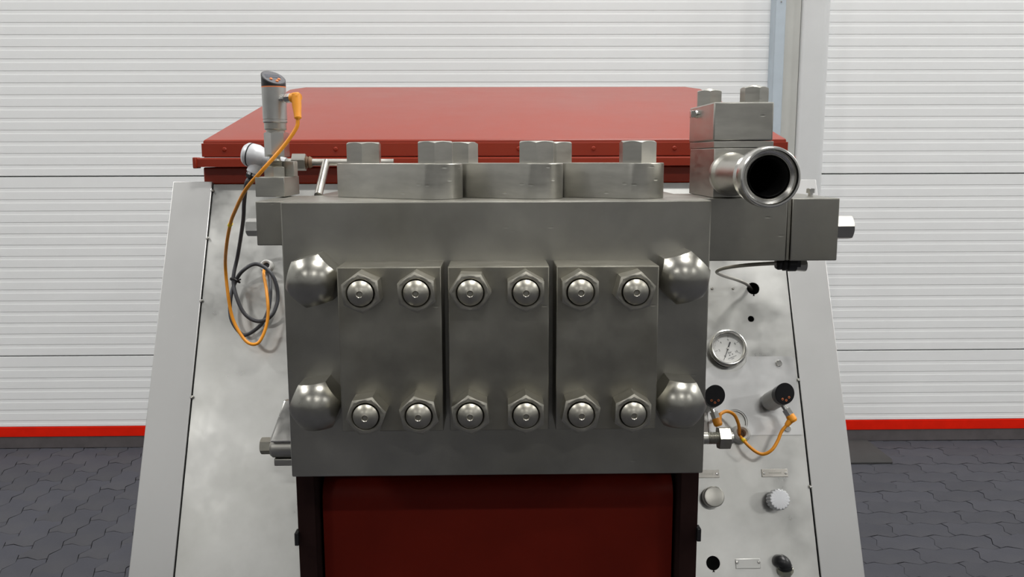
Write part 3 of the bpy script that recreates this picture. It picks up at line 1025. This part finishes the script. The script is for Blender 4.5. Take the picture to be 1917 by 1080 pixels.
# sensing pipe that runs behind the valve covers
sp = thing('sensing_pipe', 'horizontal steel pipe with hexagon union and a slanted branch behind the covers', 'pipe', (-0.28, 1.5, 1.16))
a0, a1 = Vector((-0.376, 1.50, 1.2135)), Vector((-0.178, 1.50, 1.2125))
dd = (a1 - a0).normalized()
b = add_tube(B(), [a0, a0 + dd * .03, a0 + dd * 0.031, a1], [.0065, .0065, .0062, .0062], 16)
obj('main_pipe', b, tube_steel, sp)
hn = obj('union_nut', add_hex(B(), 0.0262, 0.023, FR(a0 + dd * 0.024, dd, (0, 0, 1)), rot=0.28), steel_light, sp)
obj('rusty_collar', add_lathe(B(), [(0, 0), (.0098, 0), (.0102, .002), (.0085, .004), (.0105, .006), (.0088, .009), (.0075, .011), (0, .011)], FR(a0 + dd * 0.047, dd), 20), rust, sp)
j0 = a0 + dd * 0.081
obj('branch_pipe', add_tube(B(), [j0, Vector((-0.2955, 1.428, 1.1590))], 0.0068, 16), tube_steel, sp)

# ------------------------------------------------------------------ gauge and panel instruments
G0 = onp(0.4405, 0.8505, 0.0)
ga = thing('pressure_gauge', 'round steel pressure gauge with white dial reading zero bar', 'gauge', G0)
MG = FR(G0, PN, (1, 0, 0))
obj('gauge_case', add_lathe(B(), [(0, -.012), (.029, -.012), (.0295, .012), (.0315, .013), (.0315, .016), (0, .016)], MG, 48), steel_light, ga)
bz = [(.0285, .0165), (.0345, .0150), (.0360, .0190), (.0360, .0235), (.0345, .0265), (.0325, .0275), (.0310, .0268), (.0300, .0245), (.0290, .0235), (.0285, .0200)]
obj('bezel_ring', add_lathe(B(), bz, MG, 64, close=True), bright, ga)
dl = obj('dial', add_lathe(B(), [(0, .0180), (.0288, .0180), (.0288, .0165), (0, .0165)], MG, 48), dial_m, ga)
b = B()
for k in range(51):
    a = math.radians(247 - 270 * k / 50)
    L = 0.0055 if k % 10 == 0 else (0.0032 if k % 5 == 0 else 0.0018)
    w = 0.00034 if k % 10 == 0 else 0.00013
    add_box(b, 0.0262 - L, 0.0262, -w, w, 0.0180, 0.01815, MG @ Matrix.Rotation(a, 4, 'Z'))
obj('scale_marks', b, ink, dl)
b = B()
for k, s in enumerate(('0', '2', '4', '6', '8', '10')):
    a = math.radians(247 - 54 * k)
    add_text(b, s, 0.0060, MG @ Matrix.Translation((0.0170 * math.cos(a), 0.0170 * math.sin(a), 0.0181)) @ Matrix.Rotation(math.radians(22), 4, 'Z'), 0.0001)
R22 = Matrix.Rotation(math.radians(22), 4, 'Z')
add_text(b, 'bar', 0.0056, MG @ R22 @ Matrix.Translation((0.0000, -0.0085, 0.0181)), 0.0001)
add_lathe(b, [(0, .0002), (.0011, .0001), (.0011, 0)], MG @ R22 @ Matrix.Translation((-0.0028, -0.0135, 0.0180)), 10)
add_lathe(b, [(0, .0002), (.0011, .0001), (.0011, 0)], MG @ R22 @ Matrix.Translation((0.0030, -0.0135, 0.0180)), 10)
add_box(b, -0.009, 0.009, -0.0192, -0.0184, 0.0180, 0.01815, MG @ R22)
add_box(b, -0.003, 0.003, -0.0218, -0.0210, 0.0180, 0.01815, MG @ R22)
obj('dial_lettering', b, ink, dl)
Ma = MG @ Matrix.Rotation(math.radians(247), 4, 'Z')
b = B()
add_prism(b, [(-0.0130, -0.0013), (-0.002, -0.0011), (0.0, -0.0008), (0.0220, -0.00025), (0.0220, 0.00025), (0.0, 0.0008), (-0.002, 0.0011), (-0.0130, 0.0013)], 0.0196, 0.0200, Ma)
ptr = obj('pointer', b, ink, ga)
obj('pointer_hub', add_lathe(B(), [(0, .0014), (.0012, .0012), (.0020, .0004), (.0020, -.002), (0, -.002)], MG @ Matrix.Translation((0, 0, 0.0203)), 18), bright, ptr)
obj('glass', add_lathe(B(), [(0, .0238), (.0290, .0238), (.0290, .0226), (0, .0226)], MG, 48), glass, ga)

def display_sensor(label, bx_, bz_, twist):
    base = onp(bx_, bz_)
    d = thing('display_sensor', label, 'sensor', base, 'display sensors on the sloping panel')
    M = FR(base, PN, (1, 0, 0))
    obj('socket', add_lathe(B(), [(0, 0), (.0115, 0), (.0115, .014), (0, .014)], M, 28), black, d)
    obj('sensor_body', add_lathe(B(), [(0, .012), (.0165, .012), (.0180, .015), (.0180, .078), (0, .078)], M, 40), sensor_steel, d)
    xd = Vector((math.sin(twist), 0, 0)) - PV * math.cos(twist)
    h, MH = slant_head(M @ Vector((0, 0, .078)), PN, xd, 0.0182, 0.010, 0.026)
    hd_ = obj('display_head', h, black, d)
    rl_ = math.hypot(0.0182, 0.008)
    obj('display_face', add_prism(B(), ell(rl_ * 0.93, 0.0182 * 0.93), 0.0, 0.0006, MH), blackhole if False else black, hd_)
    for u, v in ((0.0085, -0.0062), (0.0085, 0.0062), (0.0125, 0.0)):
        obj('button', add_lathe(B(), [(.0013, .0010), (.0016, .0012), (.0020, .0009), (.0020, 0), (.0013, 0)], MH @ Matrix.Translation((u, v, 0.0004)), 16, close=True), orange_btn, hd_)
    dn = xd.normalized()
    q = M @ Vector((0, 0, .068)) + dn * 0.016
    nd = (dn + Vector((0.28 * (1 if twist >= 0 else 0.4), 0, 0))).normalized()
    obj('connector_nipple', add_lathe(B(), [(0, 0), (.0048, 0), (.0048, .012), (0, .012)], FR(q, nd), 18), bright, d)
    obj('coupling_nut', add_hex(B(), 0.0145, 0.0125, FR(q + nd * 0.0095, nd, PN), rot=0.3), bright, d)
    return q + nd * 0.0215, nd

e2, n2 = display_sensor('black faced display sensor at the right side of the access plate', 0.5143, 0.7590, 0.25)
e1, n1 = display_sensor('black faced display sensor half hidden beside the pump block', 0.3885, 0.7565, 0.0)

def orange_lead(label, e, nd, pts):
    t = thing('sensor_lead', label, 'cable', (pts[-1][0], pts[-1][1], min(p[2] for p in pts)), 'short orange leads of the display sensors')
    b = B()
    add_tube(b, [e - nd * 0.001, e + nd * 0.002, e + nd * 0.011, e + nd * 0.0145], [.0072, .0080, .0080, .0058], 20)
    mid = e + nd * 0.0075
    dr = (Vector(pts[0]) - mid).normalized()
    add_tube(b, [mid, mid + dr * 0.010, mid + dr * 0.016], [.0064, .0052, .0042], 16)
    obj('plug', b, orange, t)
    obj('cable', add_tube(B(), spline([mid + dr * 0.013] + pts, 7), 0.0030, 12), orange, t)
    return t
CAB1 = [(0.4012, 1.4885, 0.7591), (0.4164, 1.4987, 0.7619), (0.4324, 1.5058, 0.7535), (0.4417, 1.5086, 0.7363), (0.4467, 1.5171, 0.7192), (0.4505, 1.5324, 0.7048)]
CAB2 = [(0.5128, 1.4806, 0.7286), (0.505, 1.4754, 0.7133), (0.4927, 1.4685, 0.6988), (0.479, 1.47, 0.6904), (0.4673, 1.4764, 0.6922), (0.4562, 1.4858, 0.7001), (0.4498, 1.5055, 0.7066), (0.4525, 1.5319, 0.7039)]
orange_lead('short orange lead arching up from the half hidden sensor to the grommet', e1, n1, CAB1)
l2 = orange_lead('orange lead sagging from the right hand display sensor to the grommet', e2, n2, CAB2)
obj('cable_tag', add_tube(B(), [Vector((0.4500, 1.503, 0.7065)), Vector((0.4520, 1.4965, 0.7050))], 0.0040, 14), yellow, l2)
g2 = thing('cable_grommet', 'large grey grommet gathering the two orange leads on the right panel', 'grommet', onp(0.452, 0.704))
Mg = FR(onp(0.4525, 0.7045, 0.0), PN)
obj('ring', add_lathe(B(), [(.0075, 0), (.0150, 0), (.0172, .004), (.0172, .016), (.0150, .021), (.0115, .0225), (.0082, .020), (.0072, .012)], Mg, 36, close=True), white_plastic, g2)
obj('core', add_lathe(B(), [(0, .008), (.0078, .0075), (.0078, 0), (0, 0)], Mg, 24), rust, g2)
obj('backing_disc', add_lathe(B(), [(0, -.0060), (.0285, -.0060), (.0285, -.0045), (0, -.0045)], FR(onp(0.447, 0.726), PN), 40), sheet, g2)

def knob(name, label, x, z, r, h, flutes):
    base = onp(x, z)
    k = thing(name, label, 'knob', base, 'control knobs on the sloping panel')
    M = FR(base, PN, (1, 0, 0))
    obj('stem', add_lathe(B(), [(0, 0), (r * .82, 0), (r * .82, h * .35), (r * .6, h * .4), (r * .6, h * .6), (0, h * .6)], M, 28), black, k)
    n = 120
    prof = [(0.0, h), (0.8, h), (0.94, h - .0005), (1.0, h - .002), (1.0, h * .45), (.92, h * .42), (0, h * .42)]
    b = B()
    rings = []
    for f, zz in prof:
        if f == 0:
            rings.append([b.verts.new(M @ Vector((0, 0, zz)))])
        else:
            ring = []
            for i in range(n):
                t = 2 * PI * i / n
                rr = r * f
                if flutes and f > 0.85:
                    rr -= 0.0019 * max(0, math.cos(flutes * t)) ** 2
                ring.append(b.verts.new(M @ Vector((rr * math.cos(t), rr * math.sin(t), zz))))
            rings.append(ring)
    for a, c in zip(rings[:-1], rings[1:]):
        for i in range(n):
            j = (i + 1) % n
            if len(a) == 1:
                b.faces.new((a[0], c[i], c[j]))
            elif len(c) == 1:
                b.faces.new((a[i], c[0], a[j]))
            else:
                b.faces.new((a[i], c[i], c[j], a[j]))
    obj('cap', b, steel_light if not flutes else alu, k)
knob('control_knob', 'smooth round steel knob next to the drive casing', 0.3897, 0.6015, 0.0185, 0.030, 0)
knob('control_knob', 'fluted silver knob under the fully visible name plate', 0.5045, 0.5955, 0.0185, 0.042, 18)

# black push-in elbow at the lower edge
eb = onp(0.5035, 0.5005)
el = thing('hose_elbow', 'black plastic hose elbow with nickel collar low on the panel', 'fitting', eb)
b = B()
q0 = Vector(eb)
add_tube(b, spline([q0, q0 + PN * 0.007, q0 + PN * 0.013 + Vector((0.002, 0, 0.0)), q0 + PN * 0.0165 + Vector((0.006, 0, -0.004)), q0 + PN * 0.017 + Vector((0.008, 0, -0.010))], 5), [0.0112] * 21, 22)
obj('elbow', b, black, el)
qn = q0 + PN * 0.017 + Vector((0.008, 0, -0.009))
dn = Vector((0.12, 0.05, -1)).normalized()
obj('collar', add_lathe(B(), [(0, 0), (.0124, 0), (.0120, .006), (0, .006)], FR(qn, dn), 24), black, el)
obj('hex_collar', add_hex(B(), 0.0240, 0.008, FR(qn + dn * 0.0065, dn, (1, 0, 0)), rot=0.1), nickel, el)
obj('hose', add_tube(B(), spline([qn + dn * 0.012, qn + dn * 0.06, qn + dn * 0.14 + Vector((0, 0.0, 0)), qn + dn * 0.25 + Vector((0, 0.02, 0))], 4), 0.0085, 16), tube_steel, el)
